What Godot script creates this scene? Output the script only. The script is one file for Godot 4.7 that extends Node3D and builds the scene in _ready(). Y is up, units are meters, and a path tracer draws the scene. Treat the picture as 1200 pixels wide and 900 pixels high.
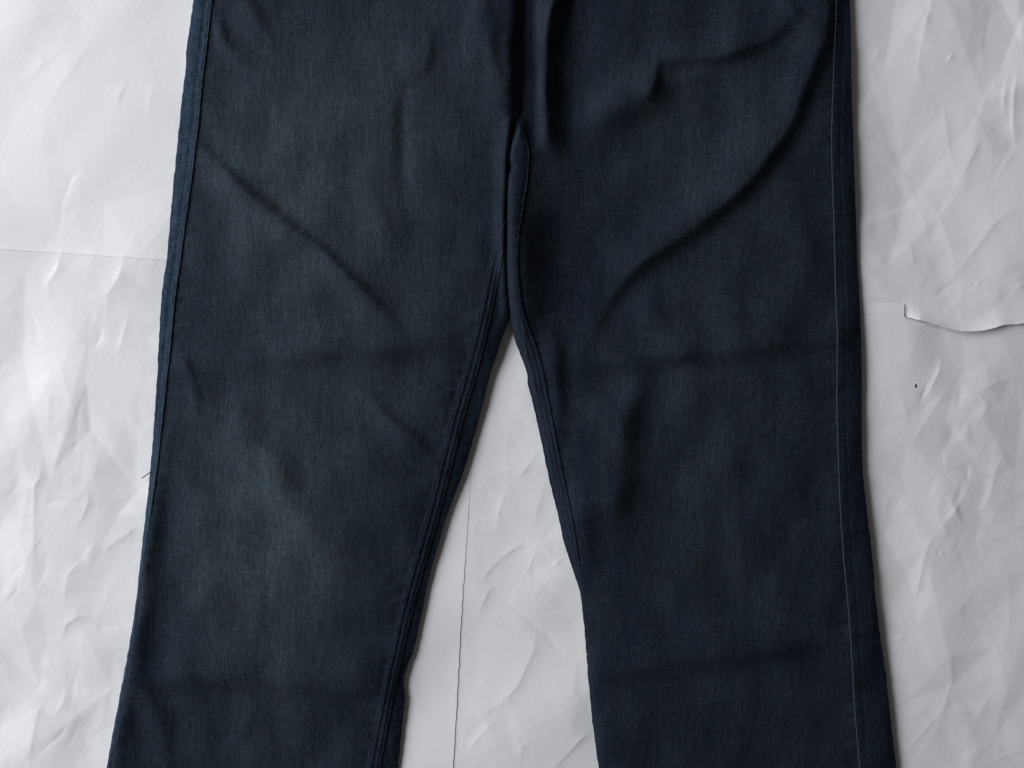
extends Node3D
# Dark navy work trousers laid out flat on sheets of crumpled white paper, seen from straight above.
# All plans are drawn in units U of 0.7 mm: x runs right, y runs down the garment; heights use the same unit.

const U := 0.0007
const CX := 600.0
const CY := 450.0
const LIFT := 1.5        # the garment rests this far above the middle of the paper

class HMap:
	var x0: float
	var y0: float
	var w: int
	var h: int
	var s := 2.0
	var a := PackedFloat32Array()
	func _init(ax: float, ay: float, bx: float, by: float, step := 2.0) -> void:
		s = step
		x0 = ax
		y0 = ay
		w = int((bx - ax) / s) + 1
		h = int((by - ay) / s) + 1
		a.resize(w * h)
	func at(x: float, y: float) -> float:
		var fx := clampf((x - x0) / s, 0.0, w - 1.001)
		var fy := clampf((y - y0) / s, 0.0, h - 1.001)
		var i := int(fx)
		var j := int(fy)
		fx -= i
		fy -= j
		var k := j * w + i
		return lerpf(lerpf(a[k], a[k + 1], fx), lerpf(a[k + w], a[k + w + 1], fx), fy)
	func blur(times: int) -> void:
		for n in times:
			var b := a.duplicate()
			for j in range(1, h - 1):
				for i in range(1, w - 1):
					var k := j * w + i
					b[k] = 0.25 * a[k] + 0.125 * (a[k - 1] + a[k + 1] + a[k - w] + a[k + w]) + 0.0625 * (a[k - w - 1] + a[k - w + 1] + a[k + w - 1] + a[k + w + 1])
			a = b

# A smooth curve x(y) through given points.
class Line:
	var p: PackedVector2Array
	func _init(list: Array) -> void:
		for i in range(0, list.size(), 2):
			p.append(Vector2(list[i], list[i + 1]))   # y, x
	func at(y: float) -> float:
		var n := p.size()
		if y <= p[0].x:
			return p[0].y
		if y >= p[n - 1].x:
			return p[n - 1].y
		var i := 0
		while y > p[i + 1].x:
			i += 1
		var d := p[i + 1].x - p[i].x
		var t := (y - p[i].x) / d
		var m := (p[i + 1].y - p[i].y) / d
		var m0 := m if i == 0 else (p[i + 1].y - p[i - 1].y) / (p[i + 1].x - p[i - 1].x)
		var m1 := m if i == n - 2 else (p[i + 2].y - p[i].y) / (p[i + 2].x - p[i].x)
		var t2 := t * t
		var t3 := t2 * t
		return (2 * t3 - 3 * t2 + 1) * p[i].y + (t3 - 2 * t2 + t) * d * m0 + (-2 * t3 + 3 * t2) * p[i + 1].y + (t3 - t2) * d * m1

var cloth: HMap
var paper: HMap
var fade_and_shade: HMap
var bend := PackedFloat32Array()
var rng := RandomNumberGenerator.new()
var noise_a := FastNoiseLite.new()
var noise_b := FastNoiseLite.new()
var fabric: StandardMaterial3D
var thread_dark: StandardMaterial3D
var thread_pale: StandardMaterial3D
var trousers: Node3D

# outlines of the garment, y then x
var left_edge := Line.new([-400, 262, -200, 246, 0, 227, 40, 221.5, 62, 218.5, 80, 218, 100, 215.5, 150, 210, 200, 205, 300, 196, 340, 190.5, 390, 187, 440, 184.5, 480, 182, 540, 177.5, 600, 171.5, 660, 165, 712, 159, 760, 151.5, 800, 144, 850, 134.5, 900, 125.5, 1340, 58])
var left_seam := Line.new([-400, 282, -200, 268, 0, 251, 50, 246, 100, 240, 150, 235, 200, 229, 250, 222, 300, 215, 350, 208, 400, 203, 450, 197.5, 500, 192, 550, 187.5, 600, 180, 640, 173.5, 680, 168, 712, 163, 760, 156, 800, 148.5, 850, 139, 900, 130, 1340, 64])
var left_inner := Line.new([-400, 610, 0, 613, 60, 614, 110, 613, 150, 604, 190, 599, 250, 596, 300, 595.5, 340, 596, 370, 597, 400, 587, 440, 574, 480, 564, 520, 553, 560, 540.5, 600, 525, 640, 513, 680, 502, 720, 494, 760, 485, 785, 476, 800, 473, 820, 474.5, 850, 471, 900, 466, 1340, 398])
var left_band_a := Line.new([240, 599, 262, 591, 300, 575, 340, 566, 380, 557, 440, 541, 480, 529, 540, 514, 600, 499, 700, 471, 800, 449, 900, 429, 1340, 352])
var left_band_b := Line.new([240, 601, 262, 597, 300, 590, 340, 583, 380, 575, 440, 560, 480, 548, 540, 532.5, 600, 517.5, 700, 489, 800, 466, 900, 447, 1340, 370])
var right_inner := Line.new([-400, 606, 0, 609, 60, 610, 110, 610, 140, 606, 155, 602, 170, 597.5, 187, 594.5, 198, 596.8, 209, 593.6, 230, 592.5, 300, 592, 340, 594, 365, 597, 400, 604, 427, 614, 437, 617.5, 450, 618.5, 480, 626, 520, 635, 560, 643, 600, 653, 640, 662, 680, 675.5, 700, 680, 720, 682.5, 760, 686, 800, 689, 850, 694, 900, 701, 1340, 765])
var right_stitch := Line.new([130, 602, 147, 607.6, 162, 614.6, 176, 618.6, 192, 619, 217, 617, 260, 610, 280, 607.3, 310, 606, 332, 607, 356, 609, 377, 611, 398, 613.5, 413, 617, 450, 622, 500, 634, 550, 645, 600, 657, 640, 666, 680, 678, 700, 683])
var right_band := Line.new([130, 604, 147, 609.6, 162, 616.8, 176, 621, 192, 621.4, 217, 619.4, 260, 612.4, 280, 609.8, 310, 608.6, 332, 610, 356, 613, 380, 620, 410, 631, 450, 640.5, 500, 650, 550, 660, 600, 670, 640, 677, 680, 682.5, 700, 686])
var right_seam := Line.new([-400, 968, -200, 976, 0, 977.5, 100, 974, 150, 972.5, 200, 973, 250, 974.5, 300, 976, 400, 978.5, 500, 979, 550, 980.5, 600, 982.5, 650, 986.5, 700, 991, 750, 994.5, 800, 997.5, 850, 1001, 900, 1005, 1340, 1040])
var right_edge := Line.new([-400, 986, -200, 992, 0, 995, 40, 996, 100, 997, 200, 1000, 300, 1003.5, 380, 1007.5, 450, 1009, 500, 1008.5, 550, 1010, 600, 1015, 650, 1021, 700, 1025, 750, 1031, 790, 1037, 850, 1043.5, 900, 1049.5, 1340, 1098])


func _ready() -> void:
	# ---- camera, light, exposure
	var cam := Camera3D.new()
	cam.name = "camera"
	add_child(cam)
	cam.position = Vector3(0, 1.5, 0)
	cam.rotation_degrees = Vector3(-90, 0, 0)
	cam.fov = 23.75
	cam.near = 0.05
	cam.far = 20.0
	cam.current = true
	var around := WorldEnvironment.new()
	around.name = "environment"
	var env := Environment.new()
	env.background_mode = Environment.BG_COLOR
	env.background_color = Color(0.06, 0.058, 0.056).linear_to_srgb()   # the dim room round the table
	env.tonemap_mode = Environment.TONE_MAPPER_LINEAR
	env.tonemap_exposure = 1.0
	env.sdfgi_enabled = true
	env.ssao_enabled = true
	env.ssil_enabled = true
	around.environment = env
	add_child(around)
	# daylight from a window on the left, a little towards the top of the garment
	var window_light := AreaLight3D.new()
	window_light.name = "window_light"
	add_child(window_light)
	window_light.area_size = Vector2(2.9, 2.5)
	window_light.light_color = Color(0.97, 0.98, 1.0)
	window_light.light_energy = 15.6
	window_light.area_range = 8.0
	window_light.shadow_enabled = true
	window_light.look_at_from_position(Vector3(-2.5, 1.38, -0.8), Vector3(0.0, 0.0, 0.0), Vector3.UP)

	rng.seed = 41
	noise_a.seed = 5
	noise_a.noise_type = FastNoiseLite.TYPE_SIMPLEX
	noise_a.frequency = 1.0
	noise_a.fractal_octaves = 3
	noise_b.seed = 9
	noise_b.noise_type = FastNoiseLite.TYPE_SIMPLEX
	noise_b.frequency = 1.0
	noise_b.fractal_type = FastNoiseLite.FRACTAL_NONE

	# ---- the surface: tabletop and paper
	build_tabletop()
	shape_paper()
	build_paper()

	# ---- the garment
	make_materials()
	shape_cloth()
	build_trousers()
	build_small_things()


# ------------------------------------------------------------------ helpers

func spot(x: float, y: float, h: float) -> Vector3:
	return Vector3((x - CX) * U, h * U, (y - CY) * U)


func put(called: String, mesh: Mesh, m: Material, parent: Node = self) -> MeshInstance3D:
	var o := MeshInstance3D.new()
	o.name = called
	o.mesh = mesh
	o.material_override = m
	parent.add_child(o, true)
	return o


func tag(o: Node, label: String, category: String, group := "") -> void:
	o.set_meta("label", label)
	o.set_meta("category", category)
	if group:
		o.set_meta("group", group)


# Adds a fold to a height map: a crest along a smooth path of (x, y, height), falling off over width wr on the right hand of the walk and wl on the left.
func fold(m: HMap, path: Array, wl: float, wr: float, sharp := false) -> void:
	var pts: Array[Vector3] = []
	var n := path.size()
	var steps := 1 if sharp else 4
	for i in n - 1:
		var a: Vector3 = path[maxi(i - 1, 0)]
		var b: Vector3 = path[i]
		var c: Vector3 = path[i + 1]
		var d: Vector3 = path[mini(i + 2, n - 1)]
		for k in steps:
			pts.append(b.cubic_interpolate(c, a, d, float(k) / steps))
	pts.append(path[n - 1])
	var reach := maxf(wl, wr) * (4.5 if sharp else 2.5)
	var lo := Vector2(1e9, 1e9)
	var hi := -lo
	for p in pts:
		lo = lo.min(Vector2(p.x, p.y))
		hi = hi.max(Vector2(p.x, p.y))
	var i0 := maxi(0, int((lo.x - reach - m.x0) / m.s))
	var j0 := maxi(0, int((lo.y - reach - m.y0) / m.s))
	var i1 := mini(m.w - 1, int((hi.x + reach - m.x0) / m.s))
	var j1 := mini(m.h - 1, int((hi.y + reach - m.y0) / m.s))
	var bw := i1 - i0 + 1
	var bh := j1 - j0 + 1
	if bw < 1 or bh < 1:
		return
	var best := PackedFloat32Array()
	best.resize(bw * bh)
	best.fill(reach * reach)
	var val := PackedFloat32Array()
	val.resize(bw * bh)
	for q in pts.size() - 1:
		var a := pts[q]
		var b := pts[q + 1]
		var dx := b.x - a.x
		var dy := b.y - a.y
		var l2 := maxf(dx * dx + dy * dy, 1e-6)
		var si := maxi(i0, int((minf(a.x, b.x) - reach - m.x0) / m.s))
		var sj := maxi(j0, int((minf(a.y, b.y) - reach - m.y0) / m.s))
		var ei := mini(i1, int((maxf(a.x, b.x) + reach - m.x0) / m.s))
		var ej := mini(j1, int((maxf(a.y, b.y) + reach - m.y0) / m.s))
		for j in range(sj, ej + 1):
			var py := m.y0 + j * m.s - a.y
			var row := (j - j0) * bw - i0
			for i in range(si, ei + 1):
				var px := m.x0 + i * m.s - a.x
				if not sharp:
					px += 2.6 * bend[j * m.w + i]
				var t := clampf((px * dx + py * dy) / l2, 0.0, 1.0)
				var ex := px - t * dx
				var ey := py - t * dy
				var d2 := ex * ex + ey * ey
				if d2 < best[row + i]:
					best[row + i] = d2
					var wide := wr if dx * py - dy * px > 0.0 else wl
					var fall := exp(-sqrt(d2) / wide) if sharp else exp(-d2 / (wide * wide))
					val[row + i] = lerpf(a.z, b.z, t) * fall
	for j in bh:
		for i in bw:
			var k := (j + j0) * m.w + i + i0
			if sharp:
				m.a[k] += val[j * bw + i]
			else:
				m.a[k] += val[j * bw + i] * (1.0 + 0.22 * bend[k])


# A soft round rise (or, in the map of wear and painted shade, a paler patch).
func mound(m: HMap, x: float, y: float, rx: float, ry: float, amount: float, turn := 0.0) -> void:
	var r := maxf(rx, ry) * 2.2
	var ca := cos(turn)
	var sa := sin(turn)
	for j in range(maxi(0, int((y - r - m.y0) / m.s)), mini(m.h, int((y + r - m.y0) / m.s))):
		for i in range(maxi(0, int((x - r - m.x0) / m.s)), mini(m.w, int((x + r - m.x0) / m.s))):
			var dx := m.x0 + i * m.s - x
			var dy := m.y0 + j * m.s - y
			var u := (dx * ca + dy * sa) / rx
			var v := (dy * ca - dx * sa) / ry
			m.a[j * m.w + i] += amount * exp(-u * u - v * v)


func commit(v: PackedVector3Array, nrm: PackedVector3Array, uv: PackedVector2Array, col: PackedColorArray, idx: PackedInt32Array) -> ArrayMesh:
	var arr := []
	arr.resize(Mesh.ARRAY_MAX)
	arr[Mesh.ARRAY_VERTEX] = v
	arr[Mesh.ARRAY_NORMAL] = nrm
	if uv.size():
		arr[Mesh.ARRAY_TEX_UV] = uv
	if col.size():
		arr[Mesh.ARRAY_COLOR] = col
	arr[Mesh.ARRAY_INDEX] = idx
	var mesh := ArrayMesh.new()
	mesh.add_surface_from_arrays(Mesh.PRIMITIVE_TRIANGLES, arr)
	return mesh


# Quads between rows of a grid, seen from above.
func grid_index(rows: int, cols: int) -> PackedInt32Array:
	var idx := PackedInt32Array()
	idx.resize((rows - 1) * (cols - 1) * 6)
	var k := 0
	for j in rows - 1:
		for i in cols - 1:
			var a := j * cols + i
			idx[k] = a
			idx[k + 1] = a + 1
			idx[k + 2] = a + cols
			idx[k + 3] = a + 1
			idx[k + 4] = a + cols + 1
			idx[k + 5] = a + cols
			k += 6
	return idx


func grid_normals(v: PackedVector3Array, rows: int, cols: int) -> PackedVector3Array:
	var n := PackedVector3Array()
	n.resize(v.size())
	for j in rows:
		var ja := maxi(j - 1, 0) * cols
		var jb := mini(j + 1, rows - 1) * cols
		for i in cols:
			var c := (v[jb + i] - v[ja + i]).cross(v[j * cols + mini(i + 1, cols - 1)] - v[j * cols + maxi(i - 1, 0)])
			n[j * cols + i] = c.normalized()
	return n


# A tapered thread along points.
func tube(st: SurfaceTool, pts: Array, r: float) -> void:
	var sides := 6
	for k in pts.size() - 1:
		var a: Vector3 = pts[k]
		var b: Vector3 = pts[k + 1]
		var ax := (b - a).normalized()
		var s := ax.cross(Vector3.UP).normalized()
		var t := s.cross(ax)
		for q in sides:
			var o1 := s * cos(TAU * q / sides) + t * sin(TAU * q / sides)
			var o2 := s * cos(TAU * (q + 1) / sides) + t * sin(TAU * (q + 1) / sides)
			for c in [[a, o1], [b, o2], [b, o1], [a, o1], [a, o2], [b, o2]]:
				st.set_normal(c[1])
				st.add_vertex(c[0] + c[1] * r)


# ------------------------------------------------------------------ paper

func build_tabletop() -> void:
	var box := BoxMesh.new()
	box.size = Vector3(2.4, 0.03, 1.8)
	var m := StandardMaterial3D.new()
	m.albedo_color = Color(0.42, 0.36, 0.3)
	m.roughness = 0.6
	var o := put("tabletop", box, m)
	o.position = Vector3(0, -0.015 - 12 * U, 0)
	o.set_meta("kind", "structure")


func v3(x: float, y: float, h: float) -> Vector3:
	return Vector3(x, y, h)


# Facets: a net of straight creases between scattered points of uneven height.
func facets(m: HMap, spacing: float, high: float, mask: Callable) -> void:
	var pts := PackedVector2Array()
	var hs := PackedFloat32Array()
	var y := m.y0 - spacing
	while y < m.y0 + m.h * m.s + spacing:
		var x := m.x0 - spacing
		while x < m.x0 + m.w * m.s + spacing:
			var p := Vector2(x + rng.randf_range(-0.48, 0.48) * spacing, y + rng.randf_range(-0.48, 0.48) * spacing)
			pts.append(p)
			hs.append(rng.randf_range(-1.0, 1.0) * high * float(mask.call(p.x, p.y)))
			x += spacing
		y += spacing * 1.25
	var tri := Geometry2D.triangulate_delaunay(pts)
	for k in range(0, tri.size(), 3):
		var a := pts[tri[k]]
		var b := pts[tri[k + 1]]
		var c := pts[tri[k + 2]]
		var det := (b.y - c.y) * (a.x - c.x) + (c.x - b.x) * (a.y - c.y)
		if absf(det) < 1e-4:
			continue
		var ha := hs[tri[k]]
		var hb := hs[tri[k + 1]]
		var hc := hs[tri[k + 2]]
		var i0 := maxi(0, ceili((minf(a.x, minf(b.x, c.x)) - m.x0) / m.s))
		var i1 := mini(m.w - 1, floori((maxf(a.x, maxf(b.x, c.x)) - m.x0) / m.s))
		var j0 := maxi(0, ceili((minf(a.y, minf(b.y, c.y)) - m.y0) / m.s))
		var j1 := mini(m.h - 1, floori((maxf(a.y, maxf(b.y, c.y)) - m.y0) / m.s))
		for j in range(j0, j1 + 1):
			var py := m.y0 + j * m.s - c.y
			for i in range(i0, i1 + 1):
				var px := m.x0 + i * m.s - c.x
				var u := ((b.y - c.y) * px + (c.x - b.x) * py) / det
				var v := ((c.y - a.y) * px + (a.x - c.x) * py) / det
				if u >= -1e-5 and v >= -1e-5 and u + v <= 1.00001:
					m.a[j * m.w + i] = m.a[j * m.w + i] + u * ha + v * hb + (1.0 - u - v) * hc


# How hard the paper has been crumpled, place by place.
func crumpled(x: float, y: float) -> float:
	var k := 0.75 + 0.45 * noise_b.get_noise_2d(x / 230.0 + 31.0, y / 230.0)
	if x < 260.0 and y < 290.0:
		k *= 0.4
	if x < 260.0 and y > 480.0:
		k *= 1.35
	if x > 990.0:
		k *= 1.25
	if x > 460.0 and x < 545.0 and y > 500.0:
		k *= 0.25
	return k


func shape_paper() -> void:
	paper = HMap.new(-300, -300, 1500, 1200, 1.5)
	facets(paper, 95.0, 3.7, crumpled)
	facets(paper, 52.0, 1.5, crumpled)
	facets(paper, 26.0, 0.45, crumpled)
	facets(paper, 14.0, 0.16, crumpled)
	paper.blur(1)
	# creases that were pressed one by one: sharp crests and hollows
	var c := [
		# left, above the seam of the sheets
		[[v3(150, 92, 0), v3(140, 112, 0.8), v3(136, 124, 0)], 3, 6], [[v3(110, 42, 0), v3(85, 80, 0.8), v3(62, 112, 0.5), v3(40, 150, 0)], 10, 14],
		[[v3(54, 66, 0), v3(50, 72, 0.6), v3(30, 100, 0)], 5, 9], [[v3(96, 200, 0), v3(84, 208, -0.9), v3(72, 240, -0.6), v3(68, 285, 0)], 4, 12],
		[[v3(182, 88, 0), v3(176, 110, 0.7), v3(172, 145, 0)], 9, 7], [[v3(-10, 90, 0), v3(18, 100, 0.5), v3(52, 70, 0)], 8, 12],
		# left, below it
		[[v3(72, 290, 0), v3(66, 315, 2.2), v3(54, 333, 1.2), v3(58, 350, 0)], 12, 7], [[v3(146, 300, 0.4), v3(138, 325, 2.2), v3(125, 345, 1.2), v3(123, 385, 0)], 16, 9],
		[[v3(120, 376, 0), v3(116, 398, -1.6), v3(108, 410, 0)], 6, 16], [[v3(152, 362, 0), v3(144, 390, 1.0), v3(136, 420, 0)], 5, 4],
		[[v3(25, 465, 0), v3(58, 467, 0.8), v3(57, 500, 0)], 6, 10], [[v3(98, 466, 0), v3(92, 480, -1.1), v3(86, 560, 0)], 7, 10],
		[[v3(50, 530, 0), v3(47, 560, 1.8), v3(41, 569, 2.0), v3(39, 600, 1.4), v3(40, 655, 0.8), v3(34, 690, 0)], 9, 14],
		[[v3(41, 569, 1.2), v3(60, 580, 0.8), v3(90, 584, 0.7), v3(104, 572, 0)], 8, 6], [[v3(104, 570, 0), v3(103, 590, 1.5), v3(96, 607, 1.0), v3(85, 621, 0)], 7, 9],
		[[v3(41, 600, 0.8), v3(62, 588, -1.1), v3(88, 585, 0)], 7, 7], [[v3(166, 610, 0), v3(150, 625, 1.3), v3(125, 642, 1.0), v3(106, 640, 0)], 7, 12],
		[[v3(106, 640, 0), v3(96, 655, -1.3), v3(86, 663, 0)], 5, 8], [[v3(0, 586, 0), v3(15, 577, -0.9), v3(30, 540, 0)], 6, 8],
		[[v3(112, 636, 0), v3(107, 642, 0.8), v3(80, 672, 1.0), v3(75, 692, 0.8), v3(78, 700, 0)], 8, 6], [[v3(73, 748, 0), v3(76, 733, 1.4), v3(88, 724, 1.0), v3(110, 722, 0)], 6, 5],
		[[v3(88, 726, 0.5), v3(118, 736, -1.0), v3(150, 733, 0)], 8, 6], [[v3(25, 752, 0), v3(70, 750, 1.0), v3(105, 760, 0.8), v3(135, 764, 0)], 8, 12],
		[[v3(96, 768, 0), v3(86, 800, -1.0), v3(80, 846, 0)], 7, 12], [[v3(56, 812, 0), v3(43, 836, 1.1), v3(36, 870, 1.2), v3(34, 910, 0)], 8, 9],
		[[v3(82, 842, 0), v3(72, 860, -1.2), v3(50, 880, -0.7), v3(35, 895, 0)], 6, 10], [[v3(0, 838, 0), v3(40, 836, 0.6), v3(90, 842, 0)], 10, 10],
		[[v3(36, 648, 0.6), v3(20, 668, -0.9), v3(0, 690, 0)], 7, 12],
		# between the legs
		[[v3(598, 560, 0), v3(584, 600, 0.9), v3(580, 630, 0)], 5, 5], [[v3(640, 560, 0), v3(632, 590, 0.9), v3(615, 645, 0)], 9, 12],
		[[v3(615, 636, 0), v3(600, 645, 1.4), v3(586, 655, 0.6), v3(570, 672, 1.0), v3(566, 684, 0)], 5, 6], [[v3(576, 686, 0), v3(570, 698, 1.2), v3(558, 728, 0)], 5, 8],
		[[v3(574, 692, 0), v3(605, 716, -1.0), v3(640, 745, -1.0), v3(662, 770, 0)], 5, 5], [[v3(628, 738, 0), v3(626, 762, 1.3), v3(606, 805, 1.6), v3(584, 828, 0.8), v3(545, 842, 0)], 9, 13],
		[[v3(695, 856, 0), v3(680, 868, 1.2), v3(652, 898, 0.5), v3(640, 915, 0)], 4, 7], [[v3(660, 652, 0), v3(653, 660, 1.2), v3(648, 664, 0)], 4, 5],
		[[v3(548, 885, 0), v3(555, 870, 1.2), v3(585, 838, 0)], 6, 9], [[v3(640, 620, 0), v3(625, 650, 0.7), v3(680, 655, 0)], 14, 9],
		[[v3(600, 865, 0), v3(612, 875, 0.9), v3(608, 900, 0)], 5, 6], [[v3(600, 480, 0), v3(592, 530, 0.5), v3(598, 600, 0)], 8, 8],
		[[v3(676, 772, 0), v3(672, 812, 0.8), v3(690, 830, 0)], 6, 10], [[v3(640, 515, 0), v3(614, 553, 0.8), v3(606, 560, 0)], 4, 7],
		# right, upper sheet
		[[v3(1094, -10, 0), v3(1090, 12, 1.3), v3(1086, 20, 1.0), v3(1078, 62, 0.8), v3(1074, 112, 0)], 7, 6], [[v3(1070, 0, 0), v3(1085, 20, 0.9), v3(1092, 18, 0)], 5, 8],
		[[v3(1192, 82, 0), v3(1187, 112, 1.8), v3(1187, 145, 1.5), v3(1191, 176, 0)], 5, 4], [[v3(1182, 82, 0), v3(1176, 115, 1.4), v3(1177, 140, 0)], 6, 4],
		[[v3(1172, 70, 0), v3(1165, 100, 1.1), v3(1152, 122, 0.8), v3(1140, 150, 0)], 6, 6], [[v3(1106, 118, 0), v3(1110, 150, 1.5), v3(1113, 176, 1.2), v3(1122, 205, 0)], 9, 14],
		[[v3(1148, 160, 0), v3(1143, 176, 1.5), v3(1132, 200, 0.9), v3(1130, 230, 0)], 7, 10], [[v3(1024, 50, 0), v3(1030, 60, 0.9), v3(1020, 75, 0.6), v3(1028, 95, 0)], 6, 6],
		[[v3(1200, 165, 0), v3(1180, 190, 0.8), v3(1165, 215, 0)], 8, 12], [[v3(1155, 25, 0), v3(1150, 50, 0.8), v3(1155, 90, 0)], 7, 9],
		[[v3(1066, 285, 0), v3(1070, 300, 1.1), v3(1073, 314, 0)], 5, 7], [[v3(1073, 225, 0), v3(1100, 250, 0.9), v3(1114, 290, 1.0), v3(1122, 325, 0)], 14, 9],
		[[v3(1200, 235, 0), v3(1165, 262, 1.2), v3(1130, 310, 0.9), v3(1104, 338, 0)], 8, 10], [[v3(1126, 326, 0), v3(1105, 340, -1.0), v3(1095, 350, 0)], 5, 5],
		[[v3(1150, 320, 0), v3(1165, 350, 1.0), v3(1185, 362, 0)], 10, 10], [[v3(1118, 60, 0), v3(1114, 66, 1.2), v3(1110, 74, 0)], 3, 3],
		[[v3(1018, 70, 0), v3(1025, 85, 0.5), v3(1035, 130, 0)], 8, 8], [[v3(1205, 330, 0), v3(1195, 335, 1.2), v3(1180, 350, 0)], 8, 10],
		# right, lower sheet
		[[v3(1104, 416, 0), v3(1100, 436, 1.8), v3(1092, 452, 1.6), v3(1087, 466, 0)], 9, 5], [[v3(1088, 445, 0), v3(1082, 462, -1.4), v3(1077, 476, 0)], 4, 4],
		[[v3(1128, 450, 0), v3(1124, 470, -1.0), v3(1126, 480, 0)], 5, 5], [[v3(1122, 468, 0), v3(1150, 466, 1.1), v3(1158, 475, 0.9), v3(1142, 505, 0)], 5, 7],
		[[v3(1205, 440, 0), v3(1170, 448, 1.0), v3(1130, 466, 0)], 7, 9], [[v3(1120, 490, 0), v3(1116, 512, -1.0), v3(1100, 545, 0)], 8, 12],
		[[v3(1178, 528, 0), v3(1168, 550, 1.5), v3(1160, 585, 1.2), v3(1144, 606, 0)], 16, 9], [[v3(1142, 560, 0), v3(1118, 600, 1.5), v3(1104, 615, 0.8), v3(1112, 630, 0)], 12, 7],
		[[v3(1055, 462, 0), v3(1062, 480, 0.9), v3(1064, 500, 0)], 6, 8], [[v3(1046, 575, 0), v3(1040, 590, 1.0), v3(1036, 620, 0)], 6, 10],
		[[v3(1096, 620, 0), v3(1084, 650, 1.1), v3(1076, 690, 1.2), v3(1072, 700, 0)], 6, 7], [[v3(1200, 620, 0), v3(1160, 632, 0.7), v3(1110, 632, 0)], 9, 9],
		[[v3(1108, 560, 0), v3(1098, 600, 0.8), v3(1112, 632, 0)], 8, 8], [[v3(1046, 752, 0), v3(1056, 748, 0.8), v3(1062, 754, 0)], 4, 5],
		[[v3(1115, 760, 0), v3(1116, 800, 0.9), v3(1106, 832, 0.8), v3(1070, 872, 0.6), v3(1055, 890, 0)], 6, 8], [[v3(1145, 690, 0), v3(1125, 715, 0.9), v3(1130, 740, 0)], 12, 14],
		[[v3(1170, 800, 0), v3(1150, 835, 1.0), v3(1140, 850, 0)], 10, 10], [[v3(1205, 880, 0), v3(1175, 888, 1.0), v3(1150, 905, 0)], 8, 10],
		[[v3(1040, 690, 0), v3(1060, 735, 0.6), v3(1100, 720, 0)], 10, 10], [[v3(1180, 660, 0), v3(1185, 720, 0.9), v3(1175, 780, 0)], 12, 16],
	]
	for k in c:
		for q in k[0].size():
			k[0][q].z *= 0.68
		fold(paper, k[0], k[1] * (0.75 if k[1] < k[2] else 1.5), k[2] * (1.5 if k[1] < k[2] else 0.75), true)
	fold(paper, [v3(-40, 289, 2.2), v3(60, 296, 2.0), v3(240, 308, 1.6), v3(300, 312, 0)], 9, 26, true)
	small_creases(paper)
	# long soft swells and a fine tooth; pressed down under the garment
	for j in paper.h:
		var y := paper.y0 + j * paper.s
		var la := left_edge.at(y)
		var lb := left_inner.at(y)
		var ra := right_inner.at(y)
		var rb := right_edge.at(y)
		if y < 372.0:
			lb = rb
			ra = la
		for i in paper.w:
			var x := paper.x0 + i * paper.s
			paper.a[j * paper.w + i] += 1.3 * noise_b.get_noise_2d(x / 150.0 + y / 400.0, y / 230.0) + 0.02 * noise_b.get_noise_2d(x / 9.0, y / 9.0)
			var under := maxf(minf(x - la, lb - x), minf(x - ra, rb - x))
			if under > -6.0:
				var k := j * paper.w + i
				paper.a[k] = lerpf(paper.a[k], minf(paper.a[k], 1.2), smoothstep(-6.0, 26.0, under))


# Short random creases, most of them leaning to the right, as paper gets when it is balled up and smoothed out.
func small_creases(m: HMap) -> void:
	for k in 170:
		var x := rng.randf_range(-200, 1400)
		var y := rng.randf_range(-200, 1100)
		var amp := rng.randf_range(0.15, 0.6) * crumpled(x, y) * (1.0 if rng.randf() < 0.6 else -1.0)
		var long := rng.randf_range(10, 34)
		var turn := rng.randfn(-1.15, 0.55)
		var d := Vector2(cos(turn), sin(turn)) * long
		var side := d.orthogonal() * rng.randf_range(-0.25, 0.25)
		fold(m, [v3(x - d.x, y - d.y, 0), v3(x - 0.2 * d.x + side.x, y - 0.2 * d.y + side.y, amp), v3(x + 0.4 * d.x + side.x, y + 0.4 * d.y + side.y, amp * 0.8), v3(x + d.x, y + d.y, 0)], rng.randf_range(2, 4) if k % 2 else rng.randf_range(8, 16), rng.randf_range(8, 16) if k % 2 else rng.randf_range(2, 4), true)


var upper_rim := Line.new([-420, 264, 0, 292, 100, 298.5, 200, 305, 600, 332, 900, 360, 1030, 359, 1058, 360, 1060, 366, 1062.5, 371, 1068, 373, 1080, 376, 1100, 382, 1115, 386.5, 1132, 388.5, 1150, 387.5, 1162, 385, 1176, 381, 1190, 380, 1210, 378, 1620, 400])
var cut := Line.new([240, 560, 480, 555, 545, 552.5, 600, 549, 650, 545.5, 700, 542, 760, 538.5, 820, 535.5, 900, 531, 1360, 508])


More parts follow.
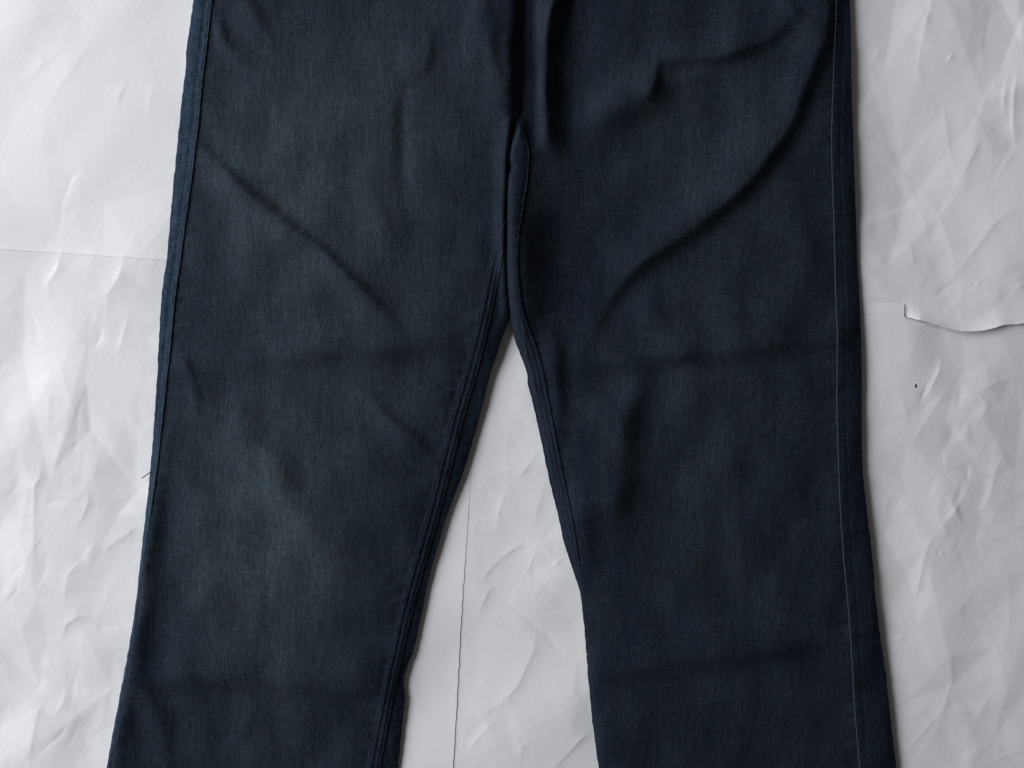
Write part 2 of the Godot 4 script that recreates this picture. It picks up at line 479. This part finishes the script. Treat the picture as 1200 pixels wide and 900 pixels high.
func build_paper() -> void:
	var m := StandardMaterial3D.new()
	m.albedo_color = Color(0.8, 0.8, 0.805).linear_to_srgb()
	m.roughness = 0.62
	m.metallic_specular = 0.35
	m.cull_mode = BaseMaterial3D.CULL_DISABLED
	m.resource_name = "white_paper"
	# every sheet: [name, label, height over the lowest, limits]
	var far_low := func(_t): return -1e6
	var far_high := func(_t): return 1e6
	var ragged := func(y): return cut.at(y) + 0.22 * noise_b.get_noise_2d(y / 4.0, 60.0) + 0.4 * noise_b.get_noise_2d(y / 19.0, 80.0)
	sheet("paper_sheet", "upper crumpled white paper sheet spanning the width behind the thighs, curled edge at right", m, far_low, far_high, far_low,
		func(x): return upper_rim.at(x) + 0.3 * noise_b.get_noise_2d(x / 7.0, 20.0),
		func(x, y):
			var d: float = upper_rim.at(x) - y
			var lip: float = smoothstep(1055.0, 1080.0, x) * (1.0 - 0.55 * smoothstep(1150.0, 1190.0, x))
			return lerpf(0.7, 1.1, smoothstep(500.0, 800.0, x)) + 7.0 * lip * exp(-maxf(d, 0.0) / 9.0))
	sheet("paper_sheet", "lower left crumpled white paper sheet with a straight cut edge between the legs", m, far_low, ragged,
		func(x): return upper_rim.at(x) - 45.0, far_high,
		func(x, y):
			var d: float = maxf(cut.at(y) - x, 0.0)
			return 0.2 + 0.6 * exp(-d / 14.0) * smoothstep(500.0, 800.0, y))
	sheet("paper_sheet", "lower right crumpled white paper sheet with a torn tab under the right edge of trousers", m,
		func(y): return cut.at(y) - 60.0, far_high,
		func(x): return (352.5 + 0.07 * (x - 1008.0)) if x < 1060.5 else upper_rim.at(x) - 12.0, far_high,
		func(x, y):
			var wide: float = lerpf(2.0, 50.0, smoothstep(369.0, 381.0, y))
			var tab: float = (1.0 - smoothstep(1059.5, 1059.5 + wide, x)) * smoothstep(700.0, 900.0, x) * (1.0 - smoothstep(372.0, 470.0, y))
			var top: float = 352.5 + 0.07 * (x - 1008.0)
			return (3.0 + 0.034 * (x - 1060.0) + 0.4 * smoothstep(358.0, 369.0, y) - 1.3 * exp(-maxf(y - top, 0.0) / 2.2)) * tab)


# One sheet of paper, cut from the crumpled height map.
func sheet(called: String, label: String, m: Material, x_low: Callable, x_high: Callable, y_low: Callable, y_high: Callable, over: Callable) -> void:
	var xs := PackedInt32Array()
	var i := 0
	while i < paper.w:
		xs.append(i)
		var x := paper.x0 + i * paper.s
		i += 1 if (x > -24 and x < 236) or (x > 462 and x < 706) or (x > 990 and x < 1224) else 7
	var ys := PackedInt32Array()
	i = 0
	while i < paper.h:
		ys.append(i)
		var y := paper.y0 + i * paper.s
		i += 1 if y > -24 and y < 924 else 7
	# keep only what lies within the limits
	var lo_y := []
	var hi_y := []
	var top := 1e9
	var bottom := -1e9
	for k in xs:
		var x := paper.x0 + k * paper.s
		lo_y.append(float(y_low.call(x)))
		hi_y.append(float(y_high.call(x)))
		top = minf(top, lo_y[-1])
		bottom = maxf(bottom, hi_y[-1])
	var rows := PackedInt32Array()
	for k in ys:
		var y := paper.y0 + k * paper.s
		if y > top - 14.0 and y < bottom + 14.0:
			rows.append(k)
	var lo_x := []
	var hi_x := []
	var left := 1e9
	var right := -1e9
	for k in rows:
		lo_x.append(float(x_low.call(paper.y0 + k * paper.s)))
		hi_x.append(float(x_high.call(paper.y0 + k * paper.s)))
		left = minf(left, lo_x[-1])
		right = maxf(right, hi_x[-1])
	var v := PackedVector3Array()
	var n := PackedVector3Array()
	var cols := 0
	for jj in rows.size():
		cols = 0
		for ii in xs.size():
			var x := paper.x0 + xs[ii] * paper.s
			if x < left - 14.0 or x > right + 14.0:
				continue
			cols += 1
			var y := clampf(paper.y0 + rows[jj] * paper.s, lo_y[ii], hi_y[ii])
			x = clampf(x, lo_x[jj], hi_x[jj])
			var h := paper.at(x, y) + float(over.call(x, y))
			var gx := (paper.at(x + 1.0, y) - paper.at(x - 1.0, y)) / 2.0 + (float(over.call(x + 0.5, y)) - float(over.call(x - 0.5, y)))
			var gy := (paper.at(x, y + 1.0) - paper.at(x, y - 1.0)) / 2.0 + (float(over.call(x, y + 0.5)) - float(over.call(x, y - 0.5)))
			v.append(spot(x, y, h))
			n.append(Vector3(-gx, 1.0, -gy).normalized())
	var o := put(called, commit(v, n, PackedVector2Array(), PackedColorArray(), grid_index(rows.size(), cols)), m)
	tag(o, label, "paper", "sheets of crumpled white paper")


# ------------------------------------------------------------------ cloth

func make_materials() -> void:
	# a slubby twill: long uneven warp threads, weaker weft, faint diagonal
	var n := 1536
	var parts := []
	for k in [[n, 48, 0.30], [n, 200, 0.42], [40, n, 0.34], [200, n, 0.42], [n, n, 0.5]]:
		var f := FastNoiseLite.new()
		f.seed = 100 + parts.size()
		f.noise_type = FastNoiseLite.TYPE_VALUE
		f.fractal_type = FastNoiseLite.FRACTAL_NONE
		f.frequency = k[2]
		var im := f.get_image(k[0], k[1], false, false, false)
		im.convert(Image.FORMAT_L8)
		im.resize(n, n, Image.INTERPOLATE_CUBIC)
		parts.append(im.get_data())
	var wa: PackedByteArray = parts[0]
	var wb: PackedByteArray = parts[1]
	var fa: PackedByteArray = parts[2]
	var fb: PackedByteArray = parts[3]
	var gr: PackedByteArray = parts[4]
	var bytes := PackedByteArray()
	bytes.resize(n * n * 3)
	var tw := PackedFloat32Array()
	for k in 6:
		tw.append(7.0 * cos(TAU * k / 6.0))
	var p := 0
	for j in n:
		for i in n:
			var k := j * n + i
			var t: float = 176.0 + 0.07 * (wa[k] - 128) + 0.18 * (wb[k] - 128) + 0.03 * (fa[k] - 128) + 0.09 * (fb[k] - 128) + 0.23 * (gr[k] - 128) + tw[(i + j) % 6]
			var warm := 0.05 * (wa[k] - 128) - 0.06 * (fb[k] - 128)
			bytes[p] = clampi(int(t + warm), 20, 255)
			bytes[p + 1] = clampi(int(t), 20, 255)
			bytes[p + 2] = clampi(int(t - 0.5 * warm), 20, 255)
			p += 3
	var weave := ImageTexture.create_from_image(Image.create_from_data(n, n, false, Image.FORMAT_RGB8, bytes))
	fabric = StandardMaterial3D.new()
	fabric.resource_name = "navy_twill"
	fabric.albedo_texture = weave
	fabric.vertex_color_use_as_albedo = true
	fabric.roughness = 0.95
	fabric.metallic_specular = 0.12
	fabric.rim_enabled = true
	fabric.rim = 0.06
	fabric.cull_mode = BaseMaterial3D.CULL_DISABLED
	thread_dark = StandardMaterial3D.new()
	thread_dark.resource_name = "navy_thread"
	thread_dark.albedo_color = Color(0.042, 0.058, 0.085).linear_to_srgb()
	thread_dark.roughness = 0.8
	thread_dark.metallic_specular = 0.25
	thread_pale = StandardMaterial3D.new()
	thread_pale.resource_name = "faded_thread"
	thread_pale.albedo_color = Color(0.056, 0.071, 0.084).linear_to_srgb()
	thread_pale.roughness = 0.8
	thread_pale.metallic_specular = 0.25


func shape_cloth() -> void:
	cloth = HMap.new(40, -420, 1140, 1380)
	bend.resize(cloth.a.size())
	for j in cloth.h:
		for i in cloth.w:
			bend[j * cloth.w + i] = noise_b.get_noise_2d(i / 48.0 + 9.0, j / 48.0)
	var f := [
		# left leg (thigh to hem)
		[[v3(222, 160, 0), v3(255, 194, 3.4), v3(296, 231, 4.2), v3(344, 271, 4.4), v3(396, 312, 4.0), v3(440, 356, 3), v3(470, 398, 0)], 7.5, 19],
		[[v3(252, 10, 0), v3(257, 32, 2.6), v3(264, 51, 2.8), v3(283, 67, 1.8), v3(305, 73, 0)], 7, 9], [[v3(265, -40, 0), v3(290, 5, 3.4), v3(312, 45, 1.5), v3(330, 80, 0)], 12, 16],
		[[v3(501, 20, 0), v3(501, 60, 1.6), v3(496, 80, 1.0), v3(478, 100, 0)], 6, 18], [[v3(480, 92, 0), v3(474, 120, -1.2), v3(474, 190, -1.4), v3(480, 260, 0)], 8, 8],
		[[v3(500, 150, 0), v3(520, 154, -0.8), v3(545, 150, 0)], 5, 5], [[v3(205, 425, 0), v3(270, 424, 2.0), v3(360, 412, 3.8), v3(470, 404, 4.2), v3(575, 392, 0)], 30, 17],
		[[v3(208, 410, 0), v3(222, 432, 2.0), v3(230, 447, 0)], 6, 7], [[v3(216, 448, 0), v3(228, 455, 2.0), v3(230, 480, 1.0), v3(226, 500, 0)], 6, 7], [[v3(236, 455, 0), v3(250, 480, 1.2), v3(256, 510, 0)], 7, 9],
		[[v3(262, 462, 0), v3(296, 512, 4.2), v3(330, 566, 5.4), v3(362, 612, 4.2), v3(385, 660, 0)], 22, 24], [[v3(418, 448, 0), v3(460, 494, 3.2), v3(492, 527, 3.2), v3(520, 560, 0)], 9, 22],
		[[v3(194, 500, 0), v3(187, 560, 3.2), v3(178, 620, 4.2), v3(170, 690, 4.8), v3(162, 742, 4.5), v3(150, 810, 3.5), v3(138, 880, 2.0), v3(125, 960, 0)], 13, 9],
		[[v3(160, 760, 0), v3(172, 812, 2.2), v3(190, 860, 2.4), v3(200, 930, 0)], 12, 16], [[v3(150, 790, 0), v3(240, 789, 4.0), v3(330, 794, 4.4), v3(420, 802, 3.6), v3(470, 810, 0)], 36, 15],
		[[v3(300, 820, 0), v3(286, 850, 1.0), v3(266, 890, 0)], 8, 10], [[v3(240, 90, 0), v3(330, 104, 1.2), v3(430, 96, 0)], 26, 12],
		[[v3(582, 20, 0), v3(576, 50, 2.4), v3(580, 80, 1.5), v3(590, 110, 0)], 7, 9], [[v3(560, -30, 0), v3(567, 20, 2.6), v3(560, 70, 1.4), v3(556, 120, 0)], 10, 14],
		[[v3(300, 180, 0), v3(320, 300, 2.5), v3(300, 400, 0)], 70, 60], [[v3(215, 530, 0), v3(240, 610, 3), v3(250, 720, 3), v3(240, 780, 0)], 45, 26],
		[[v3(420, 180, 0), v3(440, 240, 1.0), v3(470, 290, 0)], 9, 16], [[v3(395, 520, 0), v3(410, 620, 1.6), v3(400, 720, 0)], 40, 30],
		# the hollow and the fold beside the fly
		[[v3(616, -120, -8), v3(617, -20, -12), v3(618, 50, -13), v3(622, 100, -14), v3(625, 140, -10), v3(627, 175, 0)], 10, 10], [[v3(596, -160, 0), v3(596, -20, 6), v3(598, 60, 6.5), v3(595, 115, 4.5), v3(588, 180, 0)], 14, 40], [[v3(630, -70, 0), v3(631, 0, 4), v3(629, 36, 3.2), v3(631, 80, 0)], 10, 8], [[v3(672, -110, 0), v3(656, -20, 7), v3(641, 40, 9), v3(637, 80, 9.5), v3(638, 130, 8.5), v3(641, 158, 6), v3(641, 190, 0)], 14, 9], [[v3(676, -80, -2), v3(674, 0, -5), v3(668, 80, -5.5), v3(668, 150, -4), v3(680, 220, 0)], 24, 18],
		[[v3(690, -40, 0), v3(676, 20, 2.6), v3(664, 62, 1.8), v3(668, 110, 0)], 12, 10],
		# right leg
		[[v3(604, 135, 0), v3(603, 160, 6), v3(600, 210, 11), v3(599, 280, 12.5), v3(602, 345, 11.5), v3(612, 400, 7), v3(628, 455, 4), v3(648, 540, 1.5), v3(665, 620, 0)], 38, 13],
		[[v3(972, -60, 2), v3(968, 5, 5), v3(961, 42, 5.5), v3(949, 76, 6), v3(934, 118, 6.5), v3(911, 164, 7), v3(884, 202, 7), v3(850, 236, 6.5), v3(806, 270, 6.0), v3(758, 303, 5), v3(720, 340, 3.6), v3(692, 385, 2), v3(676, 435, 0)], 11.5, 36],
		[[v3(640, 168, 0), v3(672, 148, 4), v3(712, 131, 6.5), v3(750, 114, 7), v3(764, 92, 4), v3(768, 76, 0)], 30, 24], [[v3(768, 55, 0), v3(766, 84, 2.6), v3(764, 106, 2.6), v3(755, 122, 0)], 7, 22], [[v3(762, 76, 0), v3(790, 70, 4), v3(840, 67, 5), v3(880, 55, 4.5), v3(910, 34, 3), v3(940, -10, 0)], 30, 9],
		[[v3(772, 96, 0), v3(800, 96, 1.4), v3(835, 90, 0)], 8, 9], [[v3(905, -5, 0), v3(928, 15, 2.5), v3(950, 30, 1.5), v3(962, 44, 0)], 6, 12],
		[[v3(644, 370, 0), v3(648, 400, 3.2), v3(652, 435, 3.4), v3(652, 475, 2.5), v3(655, 530, 0)], 10, 12],
		[[v3(762, 420, 0), v3(742, 455, 5), v3(727, 500, 8), v3(720, 550, 8.5), v3(712, 600, 6), v3(706, 660, 0)], 26, 46], [[v3(772, 330, 0), v3(764, 365, 3), v3(770, 395, 2), v3(785, 420, 0)], 16, 16],
		[[v3(655, 430, 0), v3(720, 422, 3.2), v3(800, 412, 5), v3(890, 404, 5.4), v3(978, 395, 1.5)], 38, 14], [[v3(690, 790, 0), v3(770, 772, 3.6), v3(870, 762, 4.8), v3(985, 746, 1.5)], 46, 16],
		[[v3(672, 560, 0), v3(680, 590, 2.0), v3(686, 650, 1.5), v3(690, 700, 0)], 14, 10], [[v3(800, 430, 0), v3(795, 480, 2), v3(790, 560, 0)], 30, 26],
		[[v3(850, 300, 0), v3(835, 360, 2), v3(850, 400, 0)], 34, 40], [[v3(900, 480, 0), v3(880, 600, 2.2), v3(900, 720, 0)], 60, 50],
		[[v3(700, -40, 0), v3(712, 40, 2.0), v3(705, 120, 0)], 30, 22], [[v3(830, 560, 0), v3(815, 650, 1.5), v3(800, 720, 0)], 22, 40],
		[[v3(950, 180, 0), v3(945, 280, 1.6), v3(955, 380, 0)], 18, 30],
	]
	for k in f:
		fold(cloth, k[0], k[1], k[2])
	for k in cloth.a.size():
		cloth.a[k] *= 1.85
	for j in cloth.h:
		var y := cloth.y0 + j * 2.0
		var seams := [left_seam.at(y), right_seam.at(y), left_band_a.at(y) if y > 250.0 else 2000.0, right_band.at(y) if y < 690.0 else 2000.0]
		for i in cloth.w:
			var x := cloth.x0 + i * 2.0
			cloth.a[j * cloth.w + i] += 1.6 * noise_b.get_noise_2d(x / 75.0, y / 120.0 + 7.0) + 0.17 * noise_a.get_noise_2d(x / 26.0, y / 46.0)
			var near := 99.0
			for q in seams:
				near = minf(near, absf(x - q))
			if near < 40.0:      # the seams draw the cloth up into small puckers
				cloth.a[j * cloth.w + i] += exp(-near / 11.0) * (1.1 * noise_b.get_noise_2d(x / 45.0, y / 13.0) + 0.5 * noise_b.get_noise_2d(x / 30.0 + 50.0, y / 6.0))
	cloth.blur(1)
	# dye worn pale on thighs and knees; right leg kept darker as painted shade
	fade_and_shade = HMap.new(40, -420, 1140, 1380)
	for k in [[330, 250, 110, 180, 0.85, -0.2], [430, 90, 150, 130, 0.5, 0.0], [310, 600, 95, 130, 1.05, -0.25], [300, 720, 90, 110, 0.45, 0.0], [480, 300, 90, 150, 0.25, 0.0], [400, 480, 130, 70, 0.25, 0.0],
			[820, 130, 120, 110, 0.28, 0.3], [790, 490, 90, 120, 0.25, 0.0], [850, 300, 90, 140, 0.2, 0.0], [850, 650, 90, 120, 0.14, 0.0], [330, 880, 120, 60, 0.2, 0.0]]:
		mound(fade_and_shade, k[0], k[1], k[2], k[3], k[4], k[5])


# Height of the upper layer of a leg: 0 the left one, 1 the right one.
func top_of(leg: int, x: float, y: float, a: float, b: float) -> float:
	var da := maxf(x - a, 0.0)
	var db := maxf(b - x, 0.0)
	return LIFT + maxf(0.7 if leg == 1 else 1.4, 10.3 - 8.4 * exp(-da / (14.0 if leg == 0 else 10.0)) - 5.4 * exp(-db / 15.0) + cloth.at(x, y) * minf(1.0, 0.25 + minf(da, db) / 10.0))


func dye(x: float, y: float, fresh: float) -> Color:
	var w := clampf((fade_and_shade.at(x, y) + 0.10 * noise_b.get_noise_2d(x / 55.0, y / 90.0) + 0.1) * (1.0 - fresh), 0.0, 1.2)
	if fresh < 0.0:      # left side seam: a clearer blue, brightened in colour for facing the window
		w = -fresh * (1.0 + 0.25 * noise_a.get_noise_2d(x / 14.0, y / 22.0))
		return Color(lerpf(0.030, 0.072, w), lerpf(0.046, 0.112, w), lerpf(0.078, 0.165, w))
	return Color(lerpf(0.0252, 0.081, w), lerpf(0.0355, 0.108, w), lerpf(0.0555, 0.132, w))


func row_list(y0: float, y1: float) -> PackedFloat32Array:
	var ys := PackedFloat32Array()
	var y := y0
	while y < y1:
		ys.append(y)
		y += 2.0 if y > -16 and y < 914 else 10.0
	ys.append(y1)
	return ys


# A piece of the garment between two lines. ends: [down at the left, down at the right] how far each side is turned down; ridge(across 0..1, width, y) is its own relief.
func panel(called: String, leg: int, from: Line, to: Line, y0: float, y1: float, step: float, ends: Array, fresh: float, ridge: Callable, shift := [0.0, 0.0], parent: Node = trousers) -> MeshInstance3D:
	var ys := row_list(y0, y1)
	var ea := left_edge if leg == 0 else right_inner
	var eb := left_inner if leg == 0 else right_edge
	var wide := 0.0
	for y in ys:
		wide = maxf(wide, to.at(y) - from.at(y))
	var n := maxi(3, int(wide / step))
	var v := PackedVector3Array()
	var uv := PackedVector2Array()
	var col := PackedColorArray()
	for y in ys:
		var a := ea.at(y)
		var b := eb.at(y)
		var wob := 0.35 * noise_b.get_noise_2d(y / 17.0, 11.0 * leg + 2.0) + 0.12 * noise_b.get_noise_2d(y / 6.0, 40.0 + leg)
		var xa: float = from.at(y) + shift[0]
		var xb: float = to.at(y) + shift[1]
		if from == ea:
			xa += wob
		if to == eb:
			xb -= wob
		var w := xb - xa
		for i in range(-2, n + 3):
			var t := clampf(float(i) / n, 0.0, 1.0)
			var x := xa + w * t
			var h: float = top_of(leg, x, y, a, b) + float(ridge.call(t, w, y))
			if i < 0:
				h -= float(ends[0]) * (0.45 if i == -1 else 1.0)
				x += 0.12 if i == -1 else 0.5
			elif i > n:
				h -= float(ends[1]) * (0.45 if i == n + 1 else 1.0)
				x -= 0.12 if i == n + 1 else 0.5
			v.append(spot(x, y, h))
			uv.append(Vector2((x + 0.8 * h) / 560.0 + 0.37 * leg, (y - 0.6 * h) / 560.0))
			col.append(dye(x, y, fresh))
	var cols := n + 5
	return put(called, commit(v, grid_normals(v, ys.size(), cols), uv, col, grid_index(ys.size(), cols)), fabric, parent)


# A row of lockstitches on a line: each stitch a small stretched bead sunk into the cloth.
func stitches(parent: Node, leg: int, path: Callable, y0: float, y1: float, m: Material, above: float, pitch := 4.1, fat := 0.62) -> void:
	var ea := left_edge if leg == 0 else right_inner
	var eb := left_inner if leg == 0 else right_edge
	var v := PackedVector3Array()
	var n := PackedVector3Array()
	var idx := PackedInt32Array()
	var y := y0
	while y < y1:
		var ym := y + rng.randf_range(-0.25, 0.25)
		var xm: float = path.call(ym) + rng.randf_range(-0.15, 0.15)
		var dir := Vector2(float(path.call(ym + 2.0)) - float(path.call(ym - 2.0)), 4.0).normalized()
		var h := top_of(leg, xm, ym, ea.at(ym), eb.at(ym)) + above
		var along := Vector3(dir.x, 0, dir.y)
		var side := Vector3(dir.y, 0, -dir.x)
		along = (along + side * rng.randf_range(-0.07, 0.07)).normalized()
		var c := spot(xm, ym, h)
		var half := pitch * 0.42
		var first := v.size()
		for ring in [[-1.0, 0.25, -0.5], [-0.6, 0.9, 0.05], [0.6, 0.9, 0.05], [1.0, 0.25, -0.5]]:
			for q in 6:
				var out := side * cos(TAU * q / 6.0) + Vector3.UP * sin(TAU * q / 6.0)
				v.append(c + (along * half * ring[0] + out * fat * ring[1] + Vector3.UP * ring[2]) * U)
				n.append(out)
		for r in 3:
			for q in 6:
				var a := first + r * 6 + q
				var b := first + r * 6 + (q + 1) % 6
				for k in [a, a + 6, b, b, a + 6, b + 6]:
					idx.append(k)
		y += pitch
	var o := put("stitching", commit(v, n, PackedVector2Array(), PackedColorArray(), idx), m, parent)
	o.set_meta("kind", "stuff")


func build_trousers() -> void:
	trousers = Node3D.new()
	trousers.name = "trousers"
	add_child(trousers)
	tag(trousers, "dark navy faded twill work trousers laid flat on crumpled white paper", "trousers")
	var flat := func(_t, _w, _y): return 0.0
	# fronts of the legs
	var inner_of_left := Line.new([])
	inner_of_left.p = left_inner.p.duplicate()
	var keep := PackedVector2Array()
	for q in left_inner.p:
		if q.x < 240.0:
			keep.append(q)
	for q in left_band_a.p:
		keep.append(q + Vector2(0, 3.0 if q.x > 250 else 0.0))
	inner_of_left.p = keep
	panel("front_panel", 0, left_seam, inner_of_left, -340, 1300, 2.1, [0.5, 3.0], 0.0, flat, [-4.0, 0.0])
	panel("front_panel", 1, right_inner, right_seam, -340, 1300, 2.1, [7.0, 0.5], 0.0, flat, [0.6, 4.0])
	# side seams: the back of the leg wraps round and is lapped over the front
	var lap_left := func(t, w, y):
		var d: float = (1.0 - t) * w
		var body: float = 1.5 * smoothstep(0.0, 2.2, d) * (1.0 - 0.35 * smoothstep(5.0, 9.0, d) + 0.2 * smoothstep(9.0, 13.0, d))
		var dent: float = 0.6 * exp(-pow((d - 8.5) / 1.5, 2.0)) if w > 12.0 else 0.0
		return body - dent + 0.10 * noise_b.get_noise_2d(y / 7.0, d / 6.0) + 0.45 * noise_b.get_noise_2d(y / 13.0, d / 14.0) + 0.45
	var lap_right := func(t, w, y):
		var d: float = t * w
		var body: float = 1.7 * smoothstep(0.0, 2.0, d)
		var dent: float = 0.35 * exp(-pow((d - 10.5) / 1.5, 2.0))
		return body - dent + 0.10 * noise_b.get_noise_2d(y / 7.0, d / 6.0) + 0.25
	var ls := panel("outseam_strip", 0, left_edge, left_seam, -340, 1300, 1.0, [7.5, 1.8], -0.5, lap_left)
	ls.set_meta("label", "blue side seam along the left edge, window light painted into its colour")
	stitches(ls, 0, func(y): return left_seam.at(y) - 1.7, -340, 640, thread_dark, 1.95, 3.4, 0.75)
	stitches(ls, 0, func(y): return left_seam.at(y) - 8.5, -340, 560, thread_dark, 1.0, 3.9, 0.5)
	var rs := panel("outseam_strip", 1, right_seam, right_edge, -340, 1300, 1.0, [2.0, 8.0], 0.9, lap_right)
	rs.set_meta("label", "dark side seam with a pale stitched line along the right edge")
	stitches(rs, 1, func(y): return right_seam.at(y) + 0.6, -340, 1300, thread_pale, 1.55, 3.3, 0.78)
	stitches(rs, 1, func(y): return right_seam.at(y) + 10.5, -340, 1300, thread_dark, 0.95, 3.9, 0.5)
	# inseams: flat-felled bands with three rows of stitching
	var felled := func(t, w, y):
		var g := 0.0
		for r in [0.16, 0.5, 0.84]:
			g += exp(-pow((t - r) * w / 1.5, 2.0))
		return 1.8 * smoothstep(0.0, 0.12, t) * smoothstep(0.0, 0.1, 1.0 - t) - 1.05 * g + 0.2 * noise_b.get_noise_2d(y / 4.0, t * 3.0) + 0.4
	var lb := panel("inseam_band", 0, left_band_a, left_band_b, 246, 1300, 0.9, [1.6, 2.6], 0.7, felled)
	for r in [0.16, 0.5, 0.84]:
		stitches(lb, 0, func(y): return lerpf(left_band_a.at(y), left_band_b.at(y), r), 262, 1300, thread_dark, 0.75, 3.8, 0.5)
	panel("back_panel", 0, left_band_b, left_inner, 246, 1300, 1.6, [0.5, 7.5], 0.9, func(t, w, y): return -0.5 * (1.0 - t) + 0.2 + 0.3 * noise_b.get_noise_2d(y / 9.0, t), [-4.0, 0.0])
	var rolled := func(t, w, y):
		var full: float = smoothstep(365.0, 400.0, y)
		var dr: float = (1.0 - t) * w
		var body: float = 1.3 * smoothstep(0.0, 2.0, dr) * smoothstep(690.0, 640.0, y) + (1.0 - full) * 2.2 * sin(PI * clampf(t, 0.0, 1.0))
		var g := 0.0
		for r in [0.2, 0.5, 0.78]:
			g += exp(-pow((t - r) * w / 1.4, 2.0))
		return body - 1.15 * g * full * smoothstep(700.0, 660.0, y) + 0.1 * noise_b.get_noise_2d(y / 4.0, t * 3.0) + 0.3
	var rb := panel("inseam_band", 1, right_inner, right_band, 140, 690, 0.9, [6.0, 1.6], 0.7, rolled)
	stitches(rb, 1, func(y): return right_stitch.at(y), 147, 415, thread_pale, 2.1, 3.6, 0.6)
	stitches(rb, 1, func(y): return lerpf(right_inner.at(y), right_band.at(y), 0.2), 415, 644, thread_dark, 0.75, 3.8, 0.5)
	for r in [0.5, 0.78]:
		stitches(rb, 1, func(y): return lerpf(right_inner.at(y), right_band.at(y), r), 392, 652 + 20.0 * r, thread_dark, 0.75, 3.8, 0.5)
	# beyond the picture: waistband and hems, so that the garment is whole
	var band := func(t, w, y): return 1.8
	panel("waistband", 0, left_edge, left_inner, -398, -338, 8.0, [6.0, 1.0], 0.7, band)
	panel("waistband", 1, right_inner, right_edge, -398, -338, 8.0, [1.0, 6.0], 0.7, band)
	panel("hem", 0, left_edge, left_inner, 1270, 1338, 6.0, [6.0, 6.0], 0.5, band)
	panel("hem", 1, right_inner, right_edge, 1270, 1338, 6.0, [6.0, 6.0], 0.5, band)


func build_small_things() -> void:
	# a cut end of sewing thread sticks out of the left side seam
	for k in [[[188, 553.5, 9.5], [184, 552.5, 9.8], [177, 553.2, 8.0], [172, 556.5, 5.5], [166.5, 560.5, 4.0]], [[186, 553.5, 9.6], [181, 557, 9.0], [177.5, 560, 6.5], [175.5, 564, 4.0]]]:
		var st := SurfaceTool.new()
		st.begin(Mesh.PRIMITIVE_TRIANGLES)
		var pts := []
		for q in k:
			pts.append(spot(q[0], q[1], q[2]))
		tube(st, pts, 0.62 * U)
		put("loose_thread", st.commit(), thread_dark, trousers)
	# pale bits of lint caught in the weave
	var st := SurfaceTool.new()
	st.begin(Mesh.PRIMITIVE_TRIANGLES)
	for k in 46:
		var leg := rng.randi() % 2
		var y := rng.randf_range(10, 890)
		var a := left_edge.at(y) + 40.0 if leg == 0 else right_inner.at(y) + 60.0
		var b := left_inner.at(y) - 50.0 if leg == 0 else right_seam.at(y) - 10.0
		var x := rng.randf_range(a, b)
		var h := top_of(leg, x, y, left_edge.at(y) if leg == 0 else right_inner.at(y), left_inner.at(y) if leg == 0 else right_edge.at(y)) + 0.25
		var turn := rng.randf() * TAU
		var long := rng.randf_range(0.5, 1.6)
		tube(st, [spot(x, y, h), spot(x + cos(turn) * long, y + sin(turn) * long, h)], 0.24 * U)
	var lint := put("lint", st.commit(), thread_pale, trousers)
	lint.set_meta("kind", "stuff")
	# a dark crumb on the paper
	var seed_mesh := SphereMesh.new()
	seed_mesh.radius = 1.0 * U
	seed_mesh.height = 2.0 * U
	seed_mesh.radial_segments = 12
	seed_mesh.rings = 6
	var brown := StandardMaterial3D.new()
	brown.albedo_color = Color(0.02, 0.014, 0.012).linear_to_srgb()
	brown.roughness = 0.7
	var crumb := put("crumb", seed_mesh, brown)
	crumb.position = spot(1073.4, 452, paper.at(1073.4, 452) + 0.3)
	crumb.rotation_degrees.y = 8
	crumb.scale = Vector3(1.2, 0.5, 2.7)
	tag(crumb, "tiny dark brown crumb on white paper right of the trousers", "crumb")
